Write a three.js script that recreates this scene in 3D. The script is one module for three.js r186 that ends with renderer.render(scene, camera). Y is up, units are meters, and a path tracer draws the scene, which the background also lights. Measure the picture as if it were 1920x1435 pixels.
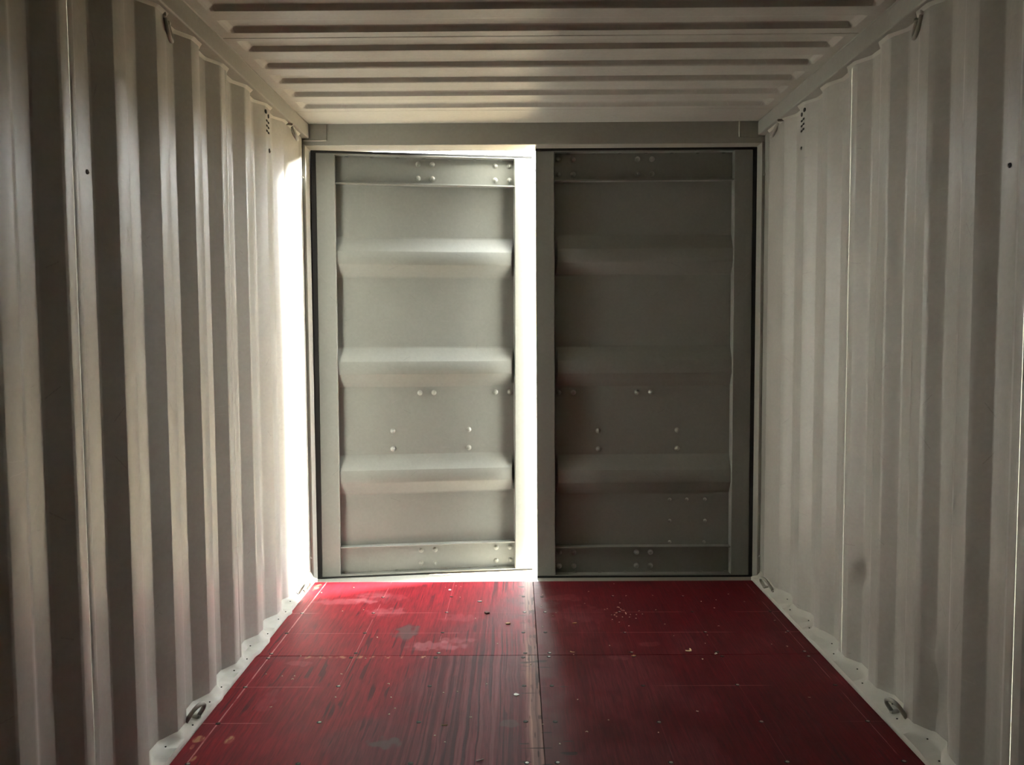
import * as THREE from 'three';
import { RoundedBoxGeometry } from 'three/addons/geometries/RoundedBoxGeometry.js';
import { mergeGeometries, toCreasedNormals } from 'three/addons/utils/BufferGeometryUtils.js';

// ------------------------------------------------------------------ camera, sky, sun, exposure
const scene = new THREE.Scene();
const camera = new THREE.PerspectiveCamera(2 * Math.atan(717.5 / 1574.2) * 180 / Math.PI, 1920 / 1435, 0.05, 300);
camera.rotation.order = 'YXZ';
camera.position.set(-0.0917, 1.2919, 4.4552);
camera.rotation.set(-0.0621, 0.0055, -0.0059);

const SKY = 5.0, SUN = 14.0, EXPOSURE = 20.5; // bright haze: a large veiled sun to the right in front of the doors
{ // bright hazy overcast sky: white, a little brighter overhead; ground half is lit soil colour (hidden by the yard)
  const W = 128, H = 64, d = new Float32Array(W * H * 4);
  for (let j = 0; j < H; j++) {
    const el = ((j + 0.5) / H - 0.5) * Math.PI, s = Math.sin(el);
    for (let i = 0; i < W; i++) {
      const o = (j * W + i) * 4;
      const k = s > 0 ? 0.55 + 0.75 * Math.pow(s, 0.6) : 0.2;
      d[o] = k * 0.98 * SKY; d[o + 1] = k * 1.01 * SKY; d[o + 2] = k * 1.01 * SKY; d[o + 3] = 1;
    }
  }
  const t = new THREE.DataTexture(d, W, H, THREE.RGBAFormat, THREE.FloatType);
  t.mapping = THREE.EquirectangularReflectionMapping; t.magFilter = THREE.LinearFilter; t.minFilter = THREE.LinearFilter; t.needsUpdate = true;
  scene.background = t; scene.environment = t;
}
const sun = new THREE.DirectionalLight(new THREE.Color(1.0, 0.99, 0.95), SUN);
sun.position.set(14.1, 3.1, -5.0); sun.target.position.set(0, 0, 0); sun.castShadow = true; sun.shadow.radius = 22;
sun.shadow.mapSize.set(2048, 2048);
Object.assign(sun.shadow.camera, { left: -16, right: 16, top: 16, bottom: -16, near: 0.5, far: 40 });
scene.add(sun, sun.target); sun.name = 'sun'; sun.target.name = 'sun_target';

const renderer = new THREE.WebGLRenderer({ antialias: true });
renderer.toneMapping = THREE.LinearToneMapping;
renderer.toneMappingExposure = EXPOSURE;
renderer.shadowMap.enabled = true;

// ------------------------------------------------------------------ noise
function rng(seed) { let a = seed >>> 0; return () => { a = (a + 0x6d2b79f5) >>> 0; let t = a; t = Math.imul(t ^ (t >>> 15), t | 1); t ^= t + Math.imul(t ^ (t >>> 7), t | 61); return ((t ^ (t >>> 14)) >>> 0) / 4294967296; }; }
const TAB = new Float32Array(65536); { const r = rng(77); for (let i = 0; i < 65536; i++) TAB[i] = r(); }
const hash2 = (x, y) => TAB[((x * 1619 + y * 31337 + ((x * y) & 255) * 7) & 65535)];
function vnoise(x, y) {
  const ix = Math.floor(x), iy = Math.floor(y); let fx = x - ix, fy = y - iy; fx = fx * fx * (3 - 2 * fx); fy = fy * fy * (3 - 2 * fy);
  const a = hash2(ix, iy), b = hash2(ix + 1, iy), c = hash2(ix, iy + 1), d = hash2(ix + 1, iy + 1);
  return a + (b - a) * fx + (c - a + (a - b - c + d) * fx) * fy;
}
const fbm = (x, y) => 0.5 * vnoise(x, y) + 0.27 * vnoise(x * 2.1 + 9, y * 2.1 + 5) + 0.15 * vnoise(x * 4.3 + 3, y * 4.3 + 1) + 0.08 * vnoise(x * 8.7, y * 8.7 + 7);
const sstep = (a, b, x) => { const t = Math.min(1, Math.max(0, (x - a) / (b - a))); return t * t * (3 - 2 * t); };
const mix = (a, b, t) => a + (b - a) * t;

// ------------------------------------------------------------------ materials
function tex(W, H, fill, srgb = true) {
  const d = new Uint8Array(W * H * 4);
  for (let j = 0; j < H; j++) for (let i = 0; i < W; i++) { const c = fill(i, j), o = (j * W + i) * 4; d[o] = c[0]; d[o + 1] = c[1]; d[o + 2] = c[2]; d[o + 3] = 255; }
  const t = new THREE.DataTexture(d, W, H, THREE.RGBAFormat);
  if (srgb) t.colorSpace = THREE.SRGBColorSpace;
  t.magFilter = THREE.LinearFilter; t.minFilter = THREE.LinearMipmapLinearFilter; t.generateMipmaps = true; t.wrapS = t.wrapT = THREE.MirroredRepeatWrapping; t.needsUpdate = true;
  return t;
}
function paintMap(r, g, b, amp, seed) { // flat paint with faint mottling and hairline scuffs, 1 m per tile
  const R = rng(seed), N = 512, sc = [];
  for (let k = 0; k < 26; k++) sc.push([R() * N, R() * N, R() * 6.283, 6 + R() * 26, R()]);
  const mark = new Float32Array(N * N);
  for (const [x, y, a, l, s] of sc) for (let t = 0; t < l; t += 0.5) { const X = Math.round(x + Math.cos(a) * t), Y = Math.round(y + Math.sin(a) * t); if (X >= 0 && Y >= 0 && X < N && Y < N) mark[Y * N + X] = s > 0.6 ? -0.1 : 0.05; }
  return tex(N, N, (i, j) => {
    const n = 1 + amp * (fbm(i / 60 + seed, j / 60) - 0.5) + amp * 0.6 * (vnoise(i / 5, j / 5 + seed) - 0.5) + mark[j * N + i];
    return [r, g, b].map((v) => Math.max(0, Math.min(255, v * n)));
  });
}
const peel = tex(512, 512, (i, j) => { const v = 128 + 90 * (fbm(i / 9, j / 9) - 0.5) + 60 * (vnoise(i / 3, j / 3) - 0.5); return [v, v, v]; }, false);
const paint = (r, g, b, o = {}) => new THREE.MeshStandardMaterial({ map: paintMap(r, g, b, o.amp ?? 0.05, o.seed ?? 1), roughness: o.rough ?? 0.38, metalness: 0, bumpMap: peel, bumpScale: o.bump ?? 0.0004 });
const M = {
  wall: paint(165, 164, 156, { seed: 3 }),
  roof: paint(164, 162, 153, { seed: 5, rough: 0.55 }),
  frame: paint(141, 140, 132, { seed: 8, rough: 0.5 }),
  door: paint(120, 121, 115, { seed: 11, rough: 0.42 }),  // same paint as the walls, darkened to put the leaves' shade into the colour
  caulk: new THREE.MeshStandardMaterial({ color: '#aeada3', roughness: 0.6 }),
  bolt: new THREE.MeshStandardMaterial({ color: '#8a8b83', roughness: 0.3 }),
  ring: new THREE.MeshStandardMaterial({ color: '#97968d', roughness: 0.4 }),
  rubber: new THREE.MeshStandardMaterial({ color: '#060606', roughness: 0.65 }),
  dark: new THREE.MeshStandardMaterial({ color: '#14110e', roughness: 0.8 }),
  steel: new THREE.MeshStandardMaterial({ color: '#8b857a', roughness: 0.35, metalness: 0.8 }),
  rust: new THREE.MeshStandardMaterial({ color: '#3b2a22', roughness: 0.7 }),
  sky_blocker: new THREE.MeshStandardMaterial({ color: '#8b7a63', roughness: 0.9 }),
  skyBlockerRoof: new THREE.MeshStandardMaterial({ color: '#6f685e', roughness: 0.8 }),
  yard: new THREE.MeshStandardMaterial({ map: tex(256, 256, (i, j) => { const n = 0.8 + 0.4 * fbm(i / 20, j / 20); return [160 * n, 139 * n, 106 * n]; }), roughness: 0.95 }),
};

// ------------------------------------------------------------------ helpers
const used = new Map();
function numbered(name) { const n = used.get(name) ?? 0; used.set(name, n + 1); return n ? name + '_' + String(n).padStart(3, '0') : name; }
function boxUV(g) { // uv in metres from the dominant axis of each face
  g = g.index ? g.toNonIndexed() : g;
  const p = g.attributes.position, uv = new Float32Array(p.count * 2), a = new THREE.Vector3(), b = new THREE.Vector3(), c = new THREE.Vector3();
  for (let i = 0; i < p.count; i += 3) {
    a.fromBufferAttribute(p, i); b.fromBufferAttribute(p, i + 1); c.fromBufferAttribute(p, i + 2);
    const n = b.clone().sub(a).cross(c.clone().sub(a)), ax = Math.abs(n.x), ay = Math.abs(n.y), az = Math.abs(n.z);
    [a, b, c].forEach((v, k) => { const [u, w] = ax >= ay && ax >= az ? [v.z, v.y] : ay >= az ? [v.x, v.z] : [v.x, v.y]; uv[(i + k) * 2] = u; uv[(i + k) * 2 + 1] = w; });
  }
  g.setAttribute('uv', new THREE.BufferAttribute(uv, 2));
  for (const k of Object.keys(g.attributes)) if (!['position', 'normal', 'uv'].includes(k)) g.deleteAttribute(k);
  return g;
}
function obj(name, geos, mat, parent = scene, keepUV = false) {
  const list = [].concat(geos).map((g) => (keepUV ? g : boxUV(g)));
  const m = new THREE.Mesh(list.length > 1 ? mergeGeometries(list) : list[0], mat);
  m.name = parent === scene ? numbered(name) : name; m.castShadow = m.receiveShadow = true; parent.add(m);
  return m;
}
function child(name, geos, mat, parent, keepUV) { // numbered among its siblings
  const n = parent.userData.__n ?? (parent.userData.__n = {}), k = n[name] ?? 0; n[name] = k + 1;
  return obj(k ? name + '_' + String(k).padStart(3, '0') : name, geos, mat, parent, keepUV);
}
function group(name, pos = [0, 0, 0]) { const g = new THREE.Group(); g.name = numbered(name); g.position.set(...pos); scene.add(g); return g; }
function tag(o, label, category, extra = {}) { Object.assign(o.userData, { label, category, ...extra }); return o; }
const S = { kind: 'structure' };
function box(x0, x1, y0, y1, z0, z1, r = 0.002) {
  const w = x1 - x0, h = y1 - y0, d = z1 - z0, rr = Math.min(r, w * 0.45, h * 0.45, d * 0.45);
  const g = rr > 0 ? new RoundedBoxGeometry(w, h, d, 1, rr) : new THREE.BoxGeometry(w, h, d);
  return g.translate((x0 + x1) / 2, (y0 + y1) / 2, (z0 + z1) / 2);
}
function gridGeo(rows, crease = 0.45) { // rows of points -> surface
  const pos = [], R = rows.length, C = rows[0].length, idx = [];
  for (const r of rows) for (const p of r) pos.push(...p);
  for (let i = 0; i < R - 1; i++) for (let j = 0; j < C - 1; j++) { const a = i * C + j, b = a + 1, c = a + C, d = c + 1; idx.push(a, c, b, b, c, d); }
  const g = new THREE.BufferGeometry(); g.setAttribute('position', new THREE.Float32BufferAttribute(pos, 3)); g.setIndex(idx);
  return toCreasedNormals(g, crease);
}
function bar(points, r, seg = 24, rad = 8) { return new THREE.TubeGeometry(new THREE.CatmullRomCurve3(points.map((p) => new THREE.Vector3(...p))), seg, r, rad, false); }

// ------------------------------------------------------------------ dimensions
const FY = -0.016;                 // top of the plywood floor
const SILL = -0.044, TOP = 2.2413; // door opening
const ZE = 12.0;                   // closed end behind the camera
const RAIL0 = 2.2805, RAIL1 = 2.3488, RX = 1.15;
const FXL = -1.151, FXR = 1.1286, FZ0 = 0.147;

// ------------------------------------------------------------------ yard outside
tag(obj('ground', box(-40, 40, -0.6, -0.2, -60, 30, 0), M.yard), 'pale dusty yard in front of the container doors', 'ground', S);

// added unseen blocks round the yard; they hide the lowest part of the sky, so daylight reaches the walls only below a soft upper edge
for (const [x0, x1, z0, z1, h, label] of [[-45, 26, -34, -24, 4.6, 'added unseen sky blocker across the yard, facing the doors'], [27, 36, -40, 20, 4.2, 'added unseen sky blocker along the right side of the yard']]) {
  const g = group('sky_blocker');
  child('sky_blocker_wall', box(x0, x1, -0.2, h, z0, z1, 0), M.sky_blocker, g);
  child('sky_blocker_roof', box(x0 - 0.4, x1 + 0.4, h, h + 0.35, z0 - 0.4, z1 + 0.4, 0.05), M.skyBlockerRoof, g);
  tag(g, label, 'sky_blocker', S);
}

// ------------------------------------------------------------------ corrugated side walls
function wallLine(side) { // polyline of the inner face: [z, |x|]; near end of each proud flat at phase - k * 0.278
  const P = 0.278, ph = side < 0 ? 2.4162 : 2.1016, pts = [], IN = 1.176, OUT = 1.212;
  const lastFlat = side < 0 ? 0.4702 : 0.4336; // from here to the door the wall is one flat plate
  pts.push([0.19, IN], [lastFlat, IN]);
  for (let z = lastFlat; z < ZE - 0.02; z += P) pts.push([z + 0.068, OUT], [z + 0.140, OUT], [z + 0.208, IN], [z + P, IN]);
  const out = [];
  for (let i = 0; i < pts.length; i++) { // rounded press bends
    const p = pts[i], a = pts[i - 1], b = pts[i + 1];
    if (!a || !b || (a[1] === p[1] && b[1] === p[1])) { out.push(p); continue; }
    const t = 0.007, u = (q) => { const d = Math.hypot(q[0] - p[0], q[1] - p[1]); return [p[0] + (q[0] - p[0]) * t / d, p[1] + (q[1] - p[1]) * t / d]; };
    const A = u(a), B = u(b);
    for (const s of [0, 0.33, 0.67, 1]) out.push([A[0] * (1 - s) ** 2 + 2 * p[0] * s * (1 - s) + B[0] * s * s, A[1] * (1 - s) ** 2 + 2 * p[1] * s * (1 - s) + B[1] * s * s]);
  }
  return out.filter((p) => p[0] <= ZE);
}
const xAt = (line, z) => { for (let i = 1; i < line.length; i++) if (line[i][0] >= z) { const a = line[i - 1], b = line[i], t = (z - a[0]) / (b[0] - a[0] || 1); return a[1] + (b[1] - a[1]) * t; } return line[line.length - 1][1]; };
function dent(side, z, y) { // pressed-in places of the right wall, outward positive
  if (side < 0) return 0;
  const b = (z0, y0, rz, ry, a) => a * Math.exp(-(((z - z0) / rz) ** 2) - ((y - y0) / ry) ** 2);
  return b(1.345, 0.37, 0.045, 0.05, 0.012) - b(1.305, 0.40, 0.03, 0.035, 0.009) + b(1.93, 0.16, 0.05, 0.11, 0.018) - b(1.90, 0.27, 0.03, 0.05, 0.010) + b(1.99, 0.06, 0.04, 0.06, 0.015);
}
function buildWall(side) {
  const name = side < 0 ? 'wall_left' : 'wall_right', g = group(name), line = wallLine(side);
  const seams = side < 0 ? [0.19, 1.256, 2.374, 3.486, 4.598, 5.710, 7.934, 10.158, ZE] : [0.19, 1.226, 2.345, 3.457, 4.569, 5.681, 7.905, 10.129, ZE];
  for (let s = 0; s < seams.length - 1; s++) {
    const z0 = seams[s], z1 = seams[s + 1];
    let L = line.filter((p) => p[0] > z0 + 0.006 && p[0] < z1 - 0.006);
    L = [[z0 + 0.0006, xAt(line, z0) + 0.003], [z0 + 0.0012, xAt(line, z0) + 0.0006], [z0 + 0.003, xAt(line, z0)], ...L, [z1 - 0.003, xAt(line, z1)], [z1 - 0.0012, xAt(line, z1) + 0.0006], [z1 - 0.0006, xAt(line, z1) + 0.003]];
    const fine = side > 0 && (s === 1 || s === 2 || s === 0);
    if (fine) { const F = []; for (let i = 0; i < L.length - 1; i++) { const a = L[i], b = L[i + 1], n = Math.max(1, Math.ceil((b[0] - a[0]) / 0.018)); for (let k = 0; k < n; k++) F.push([a[0] + (b[0] - a[0]) * k / n, a[1] + (b[1] - a[1]) * k / n]); } F.push(L[L.length - 1]); L = F; }
    const ys = [-0.06]; if (fine) for (let y = -0.03; y < 0.7; y += 0.025) ys.push(y); for (const y of [0.8, 1.3, 1.8, 2.3, 2.335]) ys.push(y);
    const rows = ys.map((y) => {
      const inner = L.map(([z, x]) => [side * (x + dent(side, z, y) + 0.0007 * (vnoise(z * 3.1 + side * 9, y * 1.3) - 0.5)), y, z]);
      const outer = [...L].reverse().map(([z, x]) => [side * (x + 0.0025 + dent(side, z, y)), y, z]);
      const r = [...inner, ...outer, inner[0]]; return side < 0 ? r : r.reverse();
    });
    child('wall_panel', gridGeo(rows), M.wall, g);
  }
  // sealant bead under the top rail, following the corrugation
  const bead = [RAIL0 - 0.011, RAIL0 - 0.003, RAIL0 + 0.002].map((y, k) => line.map(([z, x]) => [side * (x - [-0.0005, 0.006, 0.009][k] - 0.003 * k * vnoise(z * 40, k)), y + 0.004 * (vnoise(z * 23, side * 5 + k) - 0.5), z]));
  child('sealant_bead', gridGeo(side < 0 ? bead : bead.reverse(), 1.2), M.caulk, g);
  // vent: two rivets and six short slots pressed through the plate
  const vz = side < 0 ? 0.714 : 0.676, vx = side * 1.1765;
  const v = new THREE.Group(); v.name = 'wall_vent'; g.add(v);
  const plug = (n, y, z, ry, rz, mat) => { const c = new THREE.CylinderGeometry(1, 1, 0.004, 14).rotateZ(Math.PI / 2).scale(1, ry, rz).translate(vx - side * 0.001, y, z); child(n, c, mat, v); };
  plug('vent_screw', 2.248, vz + 0.030, 0.009, 0.011, M.dark); plug('vent_screw', 2.236, vz - 0.004, 0.009, 0.009, M.dark);
  for (let r = 0; r < 3; r++) for (const q of [0, 1]) { const sl = new RoundedBoxGeometry(0.004, 0.009, 0.018, 1, 0.0018).translate(vx - side * 0.001, 2.212 - 0.022 * r - q * 0.004, vz + (q ? -0.004 : 0.020)); child('vent_slot', sl, M.dark, v); }
  // single screws in the recesses
  for (const [y, z, r, X] of side < 0 ? [[2.088, 0.705, 0.010, 1.176], [1.712, 2.236, 0.0065, 1.212]] : [[2.09, 0.672, 0.007, 1.176], [1.718, 2.205, 0.0065, 1.212]]) {
    const s = new THREE.Group(); s.name = 'wall_screw' + (z > 1 ? '_001' : ''); g.add(s);
    child('screw_hole', new THREE.CylinderGeometry(r, r, 0.003, 16).rotateZ(Math.PI / 2).translate(side * (X - 0.0006), y, z), M.dark, s);
    child('screw_tip', new THREE.SphereGeometry(r * 0.5, 10, 8).scale(0.8, 1, 1).translate(side * (X - 0.002), y - r * 0.1, z - r * 0.7), M.steel, s);
  }
  if (side > 0) for (const [y, z, X, l, a] of [[0.165, 1.258, 1.182, 0.030, 0.5], [0.150, 1.246, 1.180, 0.010, 0.8], [0.094, 1.532, 1.180, 0.030, 0.9], [0.112, 1.51, 1.178, 0.02, 1.1], [0.028, 1.79, 1.184, 0.06, 0.9]])
    child('scratch', new THREE.BoxGeometry(0.003, 0.0022, l).rotateX(a).translate(side * X, y, z), M.rust, g);
  else for (const [y, z] of [[0.52, 2.06], [0.45, 2.03], [0.40, 2.06]])
    child('paint_run', bar([[-1.2115, y + 0.008, z - 0.012], [-1.2105, y, z - 0.004], [-1.2105, y - 0.001, z + 0.006], [-1.2115, y + 0.006, z + 0.012]], 0.0022, 10, 6), M.wall, g);
  tag(g, side < 0 ? 'left corrugated steel wall, bright near the open door leaf' : 'right corrugated steel wall, dented low down beside the closed door leaf', 'wall', S);
  return g;
}
buildWall(-1); buildWall(1);
tag(obj('wall_back', [box(-1.25, 1.25, -0.2, 2.42, ZE, ZE + 0.06, 0)], M.wall), 'closed steel end wall of the container behind the camera', 'wall', S);

// ------------------------------------------------------------------ bottom strips: white welded plate and sealant between wall and plywood
for (const side of [-1, 1]) {
  const line = wallLine(side), fx = side < 0 ? -FXL : FXR, zs = [];
  for (let z = FZ0 - 0.03; z < ZE; z += 0.012) zs.push(z);
  const rows = [[], [], [], [], [], []];
  for (const z of zs) {
    const X = z < 0.19 ? 1.178 : xAt(line, z), n = vnoise(z * 31, side * 3 + 8), m = vnoise(z * 11, side * 7 + 2);
    const edge = fx + 0.004 - (side < 0 ? 0.012 : 0.004) * sstep(0.55, 0.95, m) - (side < 0 ? 0.004 : 0.002) * n;
    rows[0].push([side * (X + 0.003), 0.030 + 0.012 * (m - 0.5), z]);
    rows[1].push([side * (X - 0.003), 0.018 + 0.012 * (m - 0.5), z]);
    rows[2].push([side * Math.max(X - 0.014 - 0.004 * n, fx + 0.004), 0.000 + 0.003 * n, z]);
    rows[3].push([side * (edge + 0.004), -0.004 + 0.003 * n, z]);
    rows[4].push([side * edge, -0.009, z]);
    rows[5].push([side * (edge + 0.001), -0.03, z]);
  }
  const g = group(side < 0 ? 'baseboard_left' : 'baseboard_right');
  child('sealant_strip', gridGeo(side < 0 ? rows : rows.reverse(), 0.9), M.caulk, g);
  child('bottom_rail', box(...(side < 0 ? [-1.25, -1.16] : [1.14, 1.25]), -0.19, -0.045, -0.06, ZE, 0), M.frame, g);
  const R = rng(side + 40);
  for (let k = 0; k < 16; k++) { const z = 0.35 + k * 0.278 / 2 + 0.05 * R(); if (z > 2.4) break; const X = Math.max(xAt(line, z) - 0.02, fx + 0.008); child('rivet', new THREE.SphereGeometry(0.0032, 8, 6).scale(1, 0.6, 1).translate(side * X, 0.003 + R() * 0.004, z), M.dark, g); }
  tag(g, side < 0 ? 'white sealed steel strip between red floor and left wall' : 'white sealed steel strip between red floor and right wall', 'baseboard', S);
}

// ------------------------------------------------------------------ top side rails
for (const side of [-1, 1]) {
  const x0 = side < 0 ? -1.25 : RX, x1 = side < 0 ? -RX : 1.25;
  const g = group('trim_' + (side < 0 ? 1 : 2));
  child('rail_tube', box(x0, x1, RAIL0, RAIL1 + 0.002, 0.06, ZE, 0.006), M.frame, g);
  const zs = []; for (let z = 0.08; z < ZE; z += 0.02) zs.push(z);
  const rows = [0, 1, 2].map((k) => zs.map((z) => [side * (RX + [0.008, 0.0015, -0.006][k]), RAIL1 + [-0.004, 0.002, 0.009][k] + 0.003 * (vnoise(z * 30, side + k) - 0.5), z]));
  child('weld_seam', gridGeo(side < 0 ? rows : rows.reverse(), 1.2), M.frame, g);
  tag(g, side < 0 ? 'square steel rail along the top of the left wall' : 'square steel rail along the top of the right wall', 'rail', S);
}

// ------------------------------------------------------------------ roof
{
  const g = group('ceiling'), Y0 = 2.353, DEP = 0.020, P = 0.2047, z0 = 0.386, XE = 1.122, XI = 1.080;
  const prof = (z) => { let t = ((z - z0 + 0.008) % P + P) % P; if (z < z0 - 0.008) return 0; const up = 0.016, top = 0.092; return t < up ? sstep(0, up, t) : t < up + top ? 1 : t < 2 * up + top ? 1 - sstep(up + top, 2 * up + top, t) : 0; };
  const bounds = [0.327]; for (let k = 1; bounds[bounds.length - 1] < ZE; k++) bounds.push(Math.min(ZE, 0.327 + 5 * P * k));
  const xs = [-1.2, -1.16, -XE]; for (let k = 1; k <= 12; k++) xs.push(-XE + (XE - XI) * k / 12);
  for (const x of [-0.9, -0.7, -0.5, -0.3, -0.1, 0.1, 0.3, 0.5, 0.7, 0.9]) xs.push(x);
  for (let k = 12; k >= 0; k--) xs.push(XE - (XE - XI) * k / 12); xs.push(1.16, 1.2);
  for (let s = 0; s < bounds.length - 1; s++) {
    const a = bounds[s], b = bounds[s + 1], zs = [a + 0.001, a + 0.004];
    for (let z = a + 0.008; z < b - 0.006; z += z > 4.5 ? 0.016 : 0.004) zs.push(z); zs.push(b - 0.004, b - 0.001);
    const f = (x, z, o) => {
      const ax = Math.abs(x), w = 0.012 * (1 - prof(z) * 0);
      const e = 1 - sstep(XI, XE - w, ax);
      const lip = z < a + 0.003 || z > b - 0.003 ? 0.003 : 0;
      return [x, Y0 + DEP * prof(z) * e + lip + 0.002 * (vnoise(x * 2.2 + 4, z * 2.6) - 0.5) + o, z];
    };
    const rows = zs.map((z) => xs.map((x) => f(x, z, 0))), top = zs.map((z) => xs.map((x) => f(x, z, 0.004)));
    child('roof_panel', [gridGeo(rows, 0.6), gridGeo(top.reverse(), 0.6)], M.roof, g);
  }
  child('roof_header_plate', [box(-1.2, 1.2, 2.3535, 2.362, 0.0, 0.3265, 0.001)], M.roof, g);
  child('roof_edge', [box(-1.25, -1.14, RAIL1 + 0.012, 2.41, 0.0, ZE, 0), box(1.14, 1.25, RAIL1 + 0.012, 2.41, 0.0, ZE, 0), box(-1.25, 1.25, 2.385, 2.42, -0.06, ZE + 0.06, 0)], M.roof, g);
  tag(g, 'pressed steel container roof with shallow cross ribs', 'ceiling', S);
}

// ------------------------------------------------------------------ door frame
{
  const h = group('trim_3');
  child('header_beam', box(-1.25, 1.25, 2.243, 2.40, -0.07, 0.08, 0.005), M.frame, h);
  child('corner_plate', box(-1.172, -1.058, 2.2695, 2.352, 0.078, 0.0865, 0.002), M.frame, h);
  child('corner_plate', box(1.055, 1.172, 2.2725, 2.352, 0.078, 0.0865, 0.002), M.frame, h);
  child('weld_bead', bar([[1.0545, 2.274, 0.086], [1.054, 2.31, 0.0865], [1.0545, 2.352, 0.086]], 0.0032), M.caulk, h);
  child('weld_bead', bar([[-1.06, 2.2695, 0.086], [-1.12, 2.2685, 0.0865], [-1.18, 2.2695, 0.086]], 0.003), M.caulk, h);
  child('weld_bead', bar([[1.06, 2.272, 0.086], [1.12, 2.2715, 0.0865], [1.18, 2.272, 0.086]], 0.0025), M.frame, h);
  tag(h, 'steel header beam over the double doors, with a corner plate at each end', 'beam', S);
  for (const side of [-1, 1]) {
    const p = group('trim_' + (side < 0 ? 4 : 5)), bx = (a, b, ...r) => box(Math.min(side * a, side * b), Math.max(side * a, side * b), ...r);
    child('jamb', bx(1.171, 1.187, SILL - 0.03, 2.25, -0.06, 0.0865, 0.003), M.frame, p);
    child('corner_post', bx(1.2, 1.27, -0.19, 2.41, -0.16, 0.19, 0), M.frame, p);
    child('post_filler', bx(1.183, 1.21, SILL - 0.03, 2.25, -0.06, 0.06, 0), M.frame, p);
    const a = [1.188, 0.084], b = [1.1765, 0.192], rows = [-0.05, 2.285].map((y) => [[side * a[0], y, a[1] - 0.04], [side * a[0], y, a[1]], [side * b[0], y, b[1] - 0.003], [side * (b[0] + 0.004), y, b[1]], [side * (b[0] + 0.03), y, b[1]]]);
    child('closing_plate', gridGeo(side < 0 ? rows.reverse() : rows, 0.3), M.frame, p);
    for (const y of [2.085, 0.1]) child('tack_weld', bar([[side * 1.180, y - 0.008, 0.0865], [side * 1.187, y, 0.089], [side * 1.197, y + 0.01, 0.086]], 0.004, 8), M.caulk, p);
    tag(p, side < 0 ? 'steel door post at the left, beside the hinge of the ajar leaf' : 'steel door post at the right, beside the hinge of the closed leaf', 'post', S);
  }
  const t = group('trim_6');
  child('sill_plate', box(-1.25, 1.25, -0.19, SILL, -0.08, 0.16, 0.003), M.frame, t);
  child('floor_nosing', box(-1.17, 1.15, SILL, FY - 0.003, FZ0 - 0.005, FZ0 + 0.001, 0.001), M.caulk, t);
  tag(t, 'pale steel threshold under the double doors', 'threshold', S);
}

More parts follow.
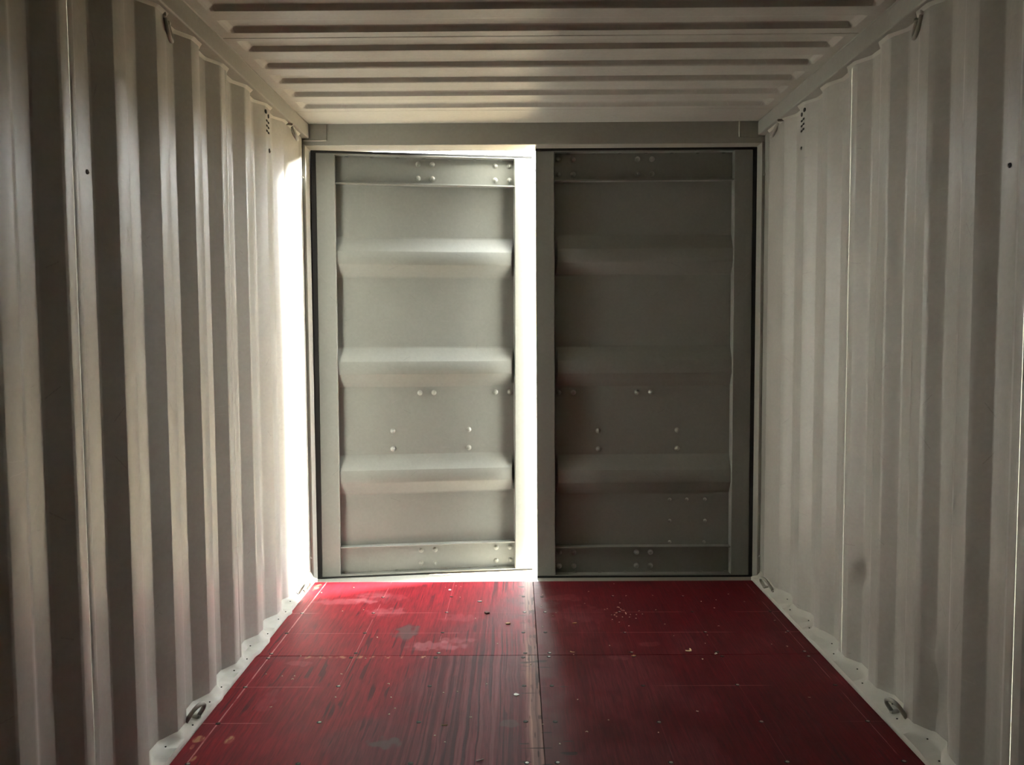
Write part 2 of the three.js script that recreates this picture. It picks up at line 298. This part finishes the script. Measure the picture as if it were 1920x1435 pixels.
// ------------------------------------------------------------------ door leaves
const boltGeo = (() => { // washer and domed bolt head, axis +z
  const pts = [[0.0001, 0.0135], [0.004, 0.013], [0.0075, 0.0112], [0.0098, 0.0082], [0.0108, 0.005], [0.011, 0.0035], [0.0142, 0.0032], [0.0148, 0.002], [0.0148, 0]].map((p) => new THREE.Vector2(...p));
  return boxUV(new THREE.LatheGeometry(pts.reverse(), 18).rotateX(Math.PI / 2));
})();
const rivetGeo = (() => boxUV(new THREE.LatheGeometry([[0.009, 0], [0.0088, 0.003], [0.0065, 0.0055], [0.003, 0.0068], [0.0001, 0.007]].map((p) => new THREE.Vector2(...p)), 14).rotateX(Math.PI / 2)))();
function buildDoor(side, name, label) {
  // local frame: origin at the hinge-side inner bottom edge; u runs from the hinge edge (0) to the free edge (W), x = -side * u; z = 0 inner face
  const W = side < 0 ? 1.1515 : 1.138, yb = -0.032, yt = 2.228, T = 0.062, PW = 0.099, g = group(name);
  const U = (u) => -side * u;
  const bx = (u0, u1, ...r) => box(Math.min(U(u0), U(u1)), Math.max(U(u0), U(u1)), ...r);
  const hw = 0.097, fw = 0.099, a = hw, b = W - fw; // posts and the panel between
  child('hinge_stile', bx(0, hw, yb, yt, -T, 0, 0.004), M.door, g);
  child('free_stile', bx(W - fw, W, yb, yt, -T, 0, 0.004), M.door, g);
  const web = -0.05, rail = (n, y0, y1, flange) => {
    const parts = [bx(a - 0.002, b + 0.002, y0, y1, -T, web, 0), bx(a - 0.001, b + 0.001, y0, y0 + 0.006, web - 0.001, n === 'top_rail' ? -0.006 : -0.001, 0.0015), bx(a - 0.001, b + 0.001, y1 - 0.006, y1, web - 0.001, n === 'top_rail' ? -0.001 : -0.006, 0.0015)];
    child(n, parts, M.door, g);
  };
  rail('top_rail', 2.073, yt, 1); rail('bottom_rail', yb, 0.124, 0);
  // pressed panel: three trapezoid ribs standing proud towards the inside
  const base = -0.057, H = 0.041, ys = [0.124]; const ribs = [0.617, 1.205, 1.796];
  for (const r of ribs) { const c = [r - 0.212, r - 0.143, r - 0.079, r]; for (const q of c) ys.push(q - 0.006, q - 0.0025, q, q + 0.0025, q + 0.006); }
  ys.push(2.073);
  const us = [a]; for (let k = 0; k <= 6; k++) us.push(a + 0.004 + k * 0.004); for (let k = 1; k < 8; k++) us.push(a + (b - a) * k / 8); for (let k = 8; k >= 0; k--) us.push(b - 0.008 - k * 0.004); us.push(b);
  const hRaw = (y) => { for (const r of ribs) { const c = [r - 0.212, r - 0.143, r - 0.079, r]; if (y > c[0] && y < c[3]) return y < c[1] ? (y - c[0]) / (c[1] - c[0]) : y < c[2] ? 1 : (c[3] - y) / (c[3] - c[2]); } return 0; };
  const h = (y) => (hRaw(y - 0.004) + hRaw(y - 0.002) + hRaw(y) + hRaw(y + 0.002) + hRaw(y + 0.004)) / 5;
  const rows = ys.map((y) => us.map((u) => [U(u), y, base + Math.min(H * h(y), H * sstep(b + 0.004, b - 0.018, u)) + 0.0014 * (vnoise(u * 5 + side, y * 4) - 0.5)]));
  const back = ys.map((y) => us.map((u) => [U(u), y, base - 0.0025 + Math.min(H * h(y), H * sstep(b + 0.004, b - 0.018, u))]));
  const flip = side < 0; // keep faces outward
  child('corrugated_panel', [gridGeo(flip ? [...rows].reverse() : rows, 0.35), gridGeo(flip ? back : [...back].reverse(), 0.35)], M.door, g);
  // rubber seal round the hinge side, top, bottom and free edge
  const sealZ = [-0.045, -0.0005];
  child('rubber_seal', [bx(-0.027, 0.0005, yb - 0.010, yt + 0.0128, ...sealZ, 0.004), bx(-0.01, W, yt - 0.0005, yt + 0.0128, ...sealZ, 0.003), bx(-0.01, W, yb - 0.0105, yb + 0.0005, ...sealZ, 0.003)], M.rubber, g);
  if (side < 0) child('edge_seal', bx(W - 0.001, W + 0.008, yb, yt, -0.055, -0.03, 0.003), M.rubber, g);
  // bolts of the lock rods, seen on the inside
  const put = (geo, u, y, z, n) => { const m = new THREE.Mesh(geo, M.bolt); const c = g.userData.__n, k = c[n] ?? 0; c[n] = k + 1; m.name = k ? n + '_' + String(k).padStart(3, '0') : n; m.position.set(U(u), y, z); m.rotation.z = k * 1.3; m.castShadow = m.receiveShadow = true; g.add(m); };
  const cols = [0.121, 0.200, 0.541, 0.617].map((q) => W - q);
  for (const u of cols) { for (const y of [2.191, 2.1145]) put(boltGeo, u, y, web, 'bolt'); put(boltGeo, u, 0.956, base, 'bolt'); for (const y of [0.083, 0.009]) put(boltGeo, u, y, web, 'bolt'); }
  for (const q of side < 0 ? [0.350, 0.766] : [0.335, 0.760]) for (const y of [0.749, 0.649]) put(boltGeo, W - q, y, base, 'bolt');
  if (side > 0) for (const [u, y] of [[0.722, 0.371], [0.814, 0.371], [0.912, 0.371], [0.722, 0.254], [0.913, 0.254], [0.722, 0.137], [0.908, 0.136]]) put(rivetGeo, W - u, y, base, 'rivet');
  // stitch welds in the rail corners
  for (let k = 0; k < 7; k++) { const u = W - (0.175 + 0.137 * k); child('weld_bead', new THREE.SphereGeometry(1, 8, 6).scale(0.013, 0.0045, 0.006).translate(U(u), yt - 0.008, web + 0.003), M.door, g); child('weld_bead', new THREE.SphereGeometry(1, 8, 6).scale(0.013, 0.0045, 0.006).translate(U(u - 0.03), yb + 0.008, web + 0.003), M.door, g); }
  tag(g, label, 'door', S);
  return g;
}
const doorL = buildDoor(-1, 'door_1', 'left container door leaf standing ajar, lit through the gap');
doorL.position.set(-1.147, -0.001, 0); doorL.rotation.set(0, THREE.MathUtils.degToRad(8.0), -0.0042);
const doorR = buildDoor(1, 'door_2', 'right container door leaf, closed and in shade');
doorR.position.set(1.152, 0, 0); doorR.rotation.z = 0.0005;

// ------------------------------------------------------------------ floor
{
  const W = 2048, H = 2048, X0 = FXL, SX = (FXR - FXL) / W, Z0 = FZ0, SZ = 1.95 / H; // about 1 mm a pixel
  const col = new Uint8Array(W * H * 4), hgt = new Uint8Array(W * H * 4);
  const blob = (x, z, cx, cz, rx, rz, k = 1) => { const q = ((x - cx) / rx) ** 2 + ((z - cz) / rz) ** 2; return q > 4 ? 0 : k * (1 - sstep(0.35, 1.25, q + 1.5 * (vnoise(x * 45, z * 32) - 0.5))); };
  for (let j = 0; j < H; j++) {
    const z = Z0 + (j + 0.5) * SZ;
    for (let i = 0; i < W; i++) {
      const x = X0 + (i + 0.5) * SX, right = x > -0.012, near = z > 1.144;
      const big = fbm(x * 2.3 + (right ? 40 : 0), z * 2.0 + (near ? 17 : 0)), mid = fbm(x * 9, z * 5 + 3), fine = vnoise(x * 420, z * 26), fine2 = vnoise(x * 160, z * 9 + 5);
      // paint tone: fresh red, right half darker with door shade painted in, scuffed purple-brown
      let wear = sstep(0.40, 0.66, big + 0.22 * (mid - 0.5) + (near ? 0.05 : -0.06) - 0.16 * sstep(0.25, 0.7, Math.abs(x + 0.1)) + (right ? -0.02 : 0));
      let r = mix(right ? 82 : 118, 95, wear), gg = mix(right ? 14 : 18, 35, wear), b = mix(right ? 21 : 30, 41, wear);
      const tone = 1 + 0.18 * (fine - 0.5) + 0.2 * (fine2 - 0.5) + 0.22 * (mid - 0.5);
      r *= tone; gg *= tone; b *= tone; let hh = 128 + 26 * (fine - 0.5) + 20 * (fine2 - 0.5);
      // short dark checks along the grain
      const dn = vnoise(x * 62, z * 5.5 + Math.floor(x * 62) * 3.7), dm = sstep(0.45, 0.6, fbm(x * 3 + 9, z * 3.2)) * (right ? 0.5 : 1);
      const dash = sstep(0.74, 0.86, dn) * dm; r = mix(r, 58, dash * 0.7); gg = mix(gg, 20, dash * 0.6); b = mix(b, 26, dash * 0.6); hh -= 26 * dash;
      // wavy open grain where the paint is rubbed through
      const gz = (near ? sstep(-0.56, -0.34, x) * (1 - sstep(-0.2, 0.02, x)) : sstep(-0.3, -0.2, x) * (1 - sstep(-0.12, -0.05, x))) * sstep(0.34, 0.5, fbm(x * 4 + 2, z * 1.6 + 8) + (near ? 0.08 : 0.02));
      if (gz > 0) {
        const wx = x + 0.03 * fbm(x * 2.5, z * 1.7) + 0.006 * vnoise(x * 9, z * 4.5), q = vnoise(wx * 150, z * 0.9), q2 = vnoise(wx * 70 + 31, z * 0.7 + 2);
        const ln = Math.max(sstep(0.60, 0.78, q), 0.8 * sstep(0.68, 0.8, q2)) * gz, hi = sstep(0.42, 0.25, q) * gz * (0.4 + 0.6 * vnoise(x * 12, z * 2));
        r = mix(r, 56, ln * 0.85); gg = mix(gg, 10, ln * 0.85); b = mix(b, 17, ln * 0.85); r = mix(r, 140, hi * 0.36); gg = mix(gg, 86, hi * 0.36); b = mix(b, 90, hi * 0.36); hh -= 44 * ln;
      }
      // bare wood along the middle joint
      const bw = (1 - sstep(0.035, near ? 0.075 : 0.085, -0.012 - x + 0.02 * (vnoise(x * 20, z * 4) - 0.5))) * (x < -0.011 ? 1 : 0) * (0.55 + 0.45 * sstep(0.25, 0.5, fbm(x * 6, z * 2.5 + 4)));
      if (bw > 0) { const s = 2 * vnoise((x + 0.02 * fbm(x * 5, z * 2.4)) * 210, z * 1.1) - 1, k = 0.80 + 0.32 * s * (near ? 1 : 0.45) - 0.3 * sstep(0.7, 0.85, vnoise(x * 130, z * 16)); r = mix(r, 166 * k, bw * 0.9); gg = mix(gg, 130 * k, bw * 0.9); b = mix(b, 118 * k, bw * 0.9); hh += 16 * s * bw; }
      const bd = (1 - sstep(0.03, 0.09, x + 0.03 * (vnoise(x * 8, z * 6) - 0.5))) * (right ? 1 : 0) * (0.3 + 0.7 * sstep(0.3, 0.55, fbm(x * 5, z * 4)));
      r = mix(r, 88, bd * 0.7); gg = mix(gg, 60, bd * 0.7); b = mix(b, 58, bd * 0.7);
      // gouges across the bare edge
      const go = sstep(0.86, 0.93, vnoise(x * 14, z * 70)) * (Math.abs(x) < 0.09 ? 1 : 0); r = mix(r, 48, go * 0.7); gg = mix(gg, 34, go * 0.7); b = mix(b, 32, go * 0.7);
      // grey-pink dusty patches and rubbed spots
      const dust = Math.min(1, blob(x, z, -0.93, 0.46, 0.15, 0.05, 0.55) + blob(x, z, -0.80, 0.36, 0.1, 0.05, 0.35) + blob(x, z, -0.71, 0.62, 0.1, 0.07, 0.6) + blob(x, z, -0.76, 0.42, 0.14, 0.07, 0.3) + blob(x, z, -0.44, 1.04, 0.13, 0.05, 0.8) + blob(x, z, -0.36, 0.98, 0.08, 0.03, 0.5) + blob(x, z, -0.35, 0.70, 0.09, 0.05, 0.3) + blob(x, z, 0.45, 1.03, 0.05, 0.03, 0.35) + blob(x, z, 0.20, 0.66, 0.14, 0.12, 0.28) + blob(x, z, 0.30, 1.18, 0.05, 0.025, 0.35) + blob(x, z, 0.15, 0.42, 0.1, 0.05, 0.3) + blob(x, z, -0.98, 1.55, 0.035, 0.09, 0.3) + blob(x, z, -0.95, 1.22, 0.05, 0.03, 0.4)) * (0.55 + 0.6 * fbm(x * 30, z * 18));
      r = mix(r, 164, dust * 0.75); gg = mix(gg, 116, dust * 0.75); b = mix(b, 118, dust * 0.75);
      const grey = blob(x, z, -0.575, 0.88, 0.055, 0.11, 0.85) + blob(x, z, -0.515, 1.86, 0.052, 0.042, 0.75) + blob(x, z, -0.12, 1.735, 0.03, 0.03, 0.5) + blob(x, z, 0.06, 0.55, 0.05, 0.09, 0.5);
      r = mix(r, 84, Math.min(1, grey)); gg = mix(gg, 68, Math.min(1, grey)); b = mix(b, 66, Math.min(1, grey));
      const tan = blob(x, z, -1.118, 1.835, 0.018, 0.025, 0.9) + blob(x, z, -1.022, 1.845, 0.014, 0.03, 0.9) + blob(x, z, -1.122, 1.885, 0.008, 0.02, 0.9) + blob(x, z, -1.09, 1.965, 0.01, 0.02, 0.9) + ((z > 1.146 && z < 1.172 && x < -0.28 && x > -1.0) ? 0.75 * sstep(0.5, 0.75, vnoise(x * 34, 3)) * sstep(0.25, 0.6, vnoise(x * 120, z * 90)) : 0) + blob(x, z, -1.12, 0.24, 0.02, 0.06, 0.8);
      const tk = Math.min(1, tan) * (0.5 + 0.5 * sstep(0.3, 0.6, vnoise(x * 150, z * 40))); r = mix(r, 168, tk); gg = mix(gg, 132, tk); b = mix(b, 94, tk);
      // chalked setting-out lines
      const ln = (d, w) => (Math.abs(d) < w ? 1 : 0);
      const line = Math.max(ln(x + 1.094 + 0.006 * (z - 1), 0.0026) * 0.8 * (0.55 + 0.45 * sstep(0.2, 0.4, vnoise(x, z * 18))), ln(x + 0.75 + 0.002 * z, 0.0014) * 0.55 * sstep(0.3, 0.5, vnoise(3, z * 9)) * (z < 1.66 ? 1 : 0), ln(x + 0.422, 0.0014) * 0.5 * sstep(0.3, 0.5, vnoise(7, z * 9)) * (z < 0.98 ? 1 : 0), ln(x - 1.082 + 0.007 * (z - 0.6), 0.0015) * 0.55 * sstep(0.2, 0.5, vnoise(9, z * 7)), ln(x - 0.38, 0.001) * 0.22, ln(x - 0.72, 0.001) * 0.2);
      let cross = 0; for (const zz of [0.63, 0.892, 1.439, 1.725]) cross = Math.max(cross, ln(z - zz - 0.002, 0.0021) * (Math.abs(x) > 0.35 ? 0.5 : 0.15) * sstep(0.35, 0.6, vnoise(x * 4.2 + zz * 9, zz * 5)));
      const lk = Math.max(line, cross); r = mix(r, 190, lk); gg = mix(gg, 140, lk); b = mix(b, 136, lk);
      const o = (j * W + i) * 4; col[o] = Math.max(0, Math.min(255, r)); col[o + 1] = Math.max(0, Math.min(255, gg)); col[o + 2] = Math.max(0, Math.min(255, b)); col[o + 3] = 255;
      const hv = Math.max(0, Math.min(255, hh - 30 * go)); hgt[o] = hgt[o + 1] = hgt[o + 2] = hv; hgt[o + 3] = 255;
    }
  }
  const mk = (d, srgb) => { const t = new THREE.DataTexture(d, W, H, THREE.RGBAFormat); if (srgb) t.colorSpace = THREE.SRGBColorSpace; t.magFilter = THREE.LinearFilter; t.minFilter = THREE.LinearMipmapLinearFilter; t.generateMipmaps = true; t.wrapS = t.wrapT = THREE.MirroredRepeatWrapping; t.needsUpdate = true; return t; };
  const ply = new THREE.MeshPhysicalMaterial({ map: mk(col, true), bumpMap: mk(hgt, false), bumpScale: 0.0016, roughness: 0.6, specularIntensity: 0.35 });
  const g = group('floor');
  const xs = [[FXL, -0.0129], [-0.0111, FXR]], zs = [[FZ0, 1.1432], [1.1448, 3.58], [3.583, 6.0], [6.003, ZE]];
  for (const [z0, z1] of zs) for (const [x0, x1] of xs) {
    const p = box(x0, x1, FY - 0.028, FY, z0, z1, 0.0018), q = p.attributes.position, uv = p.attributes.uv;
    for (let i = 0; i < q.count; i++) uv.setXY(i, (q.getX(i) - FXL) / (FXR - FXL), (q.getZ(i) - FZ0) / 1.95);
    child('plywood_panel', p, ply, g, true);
  }
  child('subfloor', box(-1.2, 1.2, -0.16, FY - 0.0285, 0.16, ZE, 0), M.dark, g);
  // floor screws: a dark countersink with a worn head
  const xl = [-1.098, -0.757, -0.42, -0.067], xr = [0.03, 0.373, 0.72, 1.074], R = rng(5);
  const hole = boxUV(new THREE.CylinderGeometry(0.0085, 0.0085, 0.0012, 14)), head = boxUV(new THREE.CylinderGeometry(0.005, 0.0062, 0.0012, 12));
  let n = 0;
  for (const z of [0.40, 0.63, 0.892, 1.121, 1.166, 1.439, 1.725, 1.99]) for (const x of [...xl, ...xr]) {
    if (z < 0.5 && Math.abs(x) > 0.9) continue;
    const s = new THREE.Group(); s.name = 'floor_screw' + (n ? '_' + String(n).padStart(3, '0') : ''); n++; g.add(s);
    s.position.set(x + 0.012 * (R() - 0.5), FY, z + 0.008 * (R() - 0.5));
    const hm = new THREE.Mesh(hole, M.dark); hm.name = 'countersink'; hm.position.y = 0.0002; s.add(hm);
    const sm = new THREE.Mesh(head, R() < 0.55 ? M.steel : M.rust); sm.name = 'screw_head'; sm.position.set(0.0015, 0.0008, -0.0012); s.add(sm);
  }
  tag(g, 'worn red painted plywood floor screwed down in panels', 'floor', S);
}

// ------------------------------------------------------------------ lashing rings
function lashingRing(pos, dir, lean, label, group_) { // dir +1: bow stands up, -1: bow hangs down; bow lies in the plane of the wall
  const g = group('lashing_ring', pos), r = 0.0072, w = 0.040, h = 0.066, side = Math.sign(pos[0]);
  const pts = []; for (let k = 0; k <= 12; k++) { const a = Math.PI * k / 12; pts.push([0, dir * (h - 0.03 + 0.03 * Math.sin(a)), -w * Math.cos(a)]); }
  const all = [[0, dir * -0.004, -w], [0, dir * 0.014, -w], ...pts, [0, dir * 0.014, w], [0, dir * -0.004, w]];
  const geo = bar(all, r, 48, 10); geo.rotateX(-dir * 0.36); geo.rotateZ(side * dir * lean); geo.rotateY(side * dir * 0.25);
  child('ring', geo, M.ring, g);
  for (const s of [-1, 1]) { const lug = new RoundedBoxGeometry(0.034, 0.012, 0.016, 1, 0.004); lug.translate(side * 0.008, 0, s * w * 1.0).rotateY(side * dir * 0.25); child('weld_lug', lug, M.ring, g); }
  tag(g, label, 'lashing ring');
  return g;
}
lashingRing([-1.186, RAIL0 - 0.006, 1.762], -1, 0.2, 'steel ring hanging under the left top rail, nearer the camera', 0);
lashingRing([-1.166, RAIL0 - 0.006, 0.365], -1, 0.45, 'small ring hanging under the left top rail, next to the ajar door', 0);
lashingRing([1.186, RAIL0 - 0.006, 1.735], -1, 0.2, 'steel ring hanging under the right top rail, nearer the camera', 0);
lashingRing([1.166, RAIL0 - 0.006, 0.37], -1, 0.45, 'small ring hanging under the right top rail, next to the closed door', 0);
lashingRing([-1.178, 0.004, 1.755], 1, 0.5, 'steel ring standing at the foot of the left wall, nearer the camera', 0);
lashingRing([-1.158, 0.002, 0.385], 1, 0.5, 'small ring at the foot of the left wall, next to the ajar door', 0);
lashingRing([1.176, 0.004, 1.74], 1, 0.5, 'steel ring standing at the foot of the right wall, nearer the camera', 0);
lashingRing([1.154, 0.002, 0.36], 1, 0.5, 'small ring at the foot of the right wall, next to the closed door', 0);

// ------------------------------------------------------------------ litter on the floor
{
  const C = (c, r = 0.8) => new THREE.MeshStandardMaterial({ color: c, roughness: r });
  const cream = C('#d8c49a'), white = C('#cfcabf', 0.6), tanM = C('#b08a62'), brown = C('#4a2c24');
  const flake = (seed, rx, rz, t) => { const R = rng(seed), sh = new THREE.Shape(); for (let k = 0; k < 9; k++) { const a = k / 9 * 6.283, q = 0.65 + 0.5 * R(); k ? sh.lineTo(Math.cos(a) * rx * q, Math.sin(a) * rz * q) : sh.moveTo(Math.cos(a) * rx * q, Math.sin(a) * rz * q); } return new THREE.ExtrudeGeometry(sh, { depth: t, bevelEnabled: true, bevelSize: t * 0.3, bevelThickness: t * 0.3, bevelSegments: 1 }).rotateX(-Math.PI / 2); };
  const curl = (l, h, r, bend = 0.3) => bar([[-l / 2, r, 0], [-l / 5, r + h, l * bend * 0.4], [l / 5, r + h * 0.8, l * bend * 0.3], [l / 2, r + h * 0.2, -l * bend * 0.3]], r, 12, 6).scale(1, 1, 2.2);
  const put = (name, geo, mat, x, z, turn, label, cat) => { const m = obj(name, geo, mat); m.position.set(x, FY + 0.0006, z); m.rotation.y = turn; tag(m, label, cat); };
  put('wood_shaving', curl(0.027, 0.002, 0.0026, 0.5), cream, 0.602, 1.107, 0.35, 'curled cream wood shaving beside the cross joint on the right floor half', 'shaving');
  put('wood_shaving', curl(0.018, 0.0015, 0.0016), cream, 0.128, 1.118, -0.7, 'thin pale sliver on the right half of the floor, nearest the middle joint', 'shaving');
  put('wood_shaving', curl(0.014, 0.001, 0.0016), white, 0.705, 1.14, 0.9, 'short whitish sliver on the cross joint, right of the curled cream shaving', 'shaving');
  put('wood_chip', flake(3, 0.009, 0.007, 0.002), tanM, 0.372, 1.158, 0.2, 'tan chip beside a screw on the cross joint of the right floor half', 'chip');
  put('paint_flake', flake(7, 0.011, 0.010, 0.0018), white, -0.098, 1.515, 0.5, 'white paint flake on the dark floor just left of the middle joint', 'flake');
  put('wood_splinter', new RoundedBoxGeometry(0.02, 0.0025, 0.0035, 1, 0.001).translate(0, 0.0013, 0), cream, -0.337, 1.748, 0.05, 'small straight cream splinter on the left half of the floor, in the foreground', 'splinter');
  put('bark_scrap', flake(12, 0.013, 0.009, 0.006), brown, -0.235, 0.645, 0.4, 'dark curled bark scrap on the bright red left half near the doors', 'scrap');
  put('bark_scrap', flake(15, 0.012, 0.009, 0.004), tanM, -0.135, 0.785, -0.4, 'brownish scrap on the left half, between the dark bark scrap and the middle joint', 'scrap');
  put('wood_chip', flake(21, 0.011, 0.006, 0.002), white, -0.275, 0.475, 0, 'flat pale chip on the left half, nearest to the gap of the doors', 'chip');
  put('paint_flake', flake(22, 0.007, 0.010, 0.002), white, -0.435, 0.29, 0.3, 'white flake close to the threshold on the left half of the floor', 'flake');
  put('wood_chip', flake(31, 0.012, 0.005, 0.002), tanM, 0.16, 0.78, 0.2, 'narrow pale chip in the middle of the right far panel', 'chip');
  put('wood_splinter', new RoundedBoxGeometry(0.024, 0.002, 0.004, 1, 0.001).translate(0, 0.001, 0), white, -0.21, 1.975, 0.4, 'pale splinter at the very front edge, left of the middle joint', 'splinter');
  const R = rng(99), parts = [], bits = [flake(41, 0.003, 0.002, 0.001), flake(42, 0.0022, 0.0026, 0.0012), curl(0.008, 0.001, 0.0008)].map((q) => boxUV(q));
  for (let k = 0; k < 75; k++) { const x = mix(FXL + 0.05, FXR - 0.05, R()), z = mix(0.2, 2.1, R() ** 1.2); parts.push(bits[k % 3].clone().rotateY(R() * 6.28).translate(x, FY + 0.0004, z)); }
  for (let k = 0; k < 26; k++) { const x = 0.4 + 0.12 * (R() + R() - 1), z = 0.62 + 0.14 * (R() + R() - 1); parts.push(bits[k % 3].clone().rotateY(R() * 6.28).translate(x, FY + 0.0004, z)); }
  tag(obj('floor_debris', parts, C('#b9a58c')), 'tiny pale crumbs scattered over the red floor', 'debris', { kind: 'stuff' });
}

scene.traverse((o) => { if (o.userData.__n) delete o.userData.__n; });
renderer.render(scene, camera);
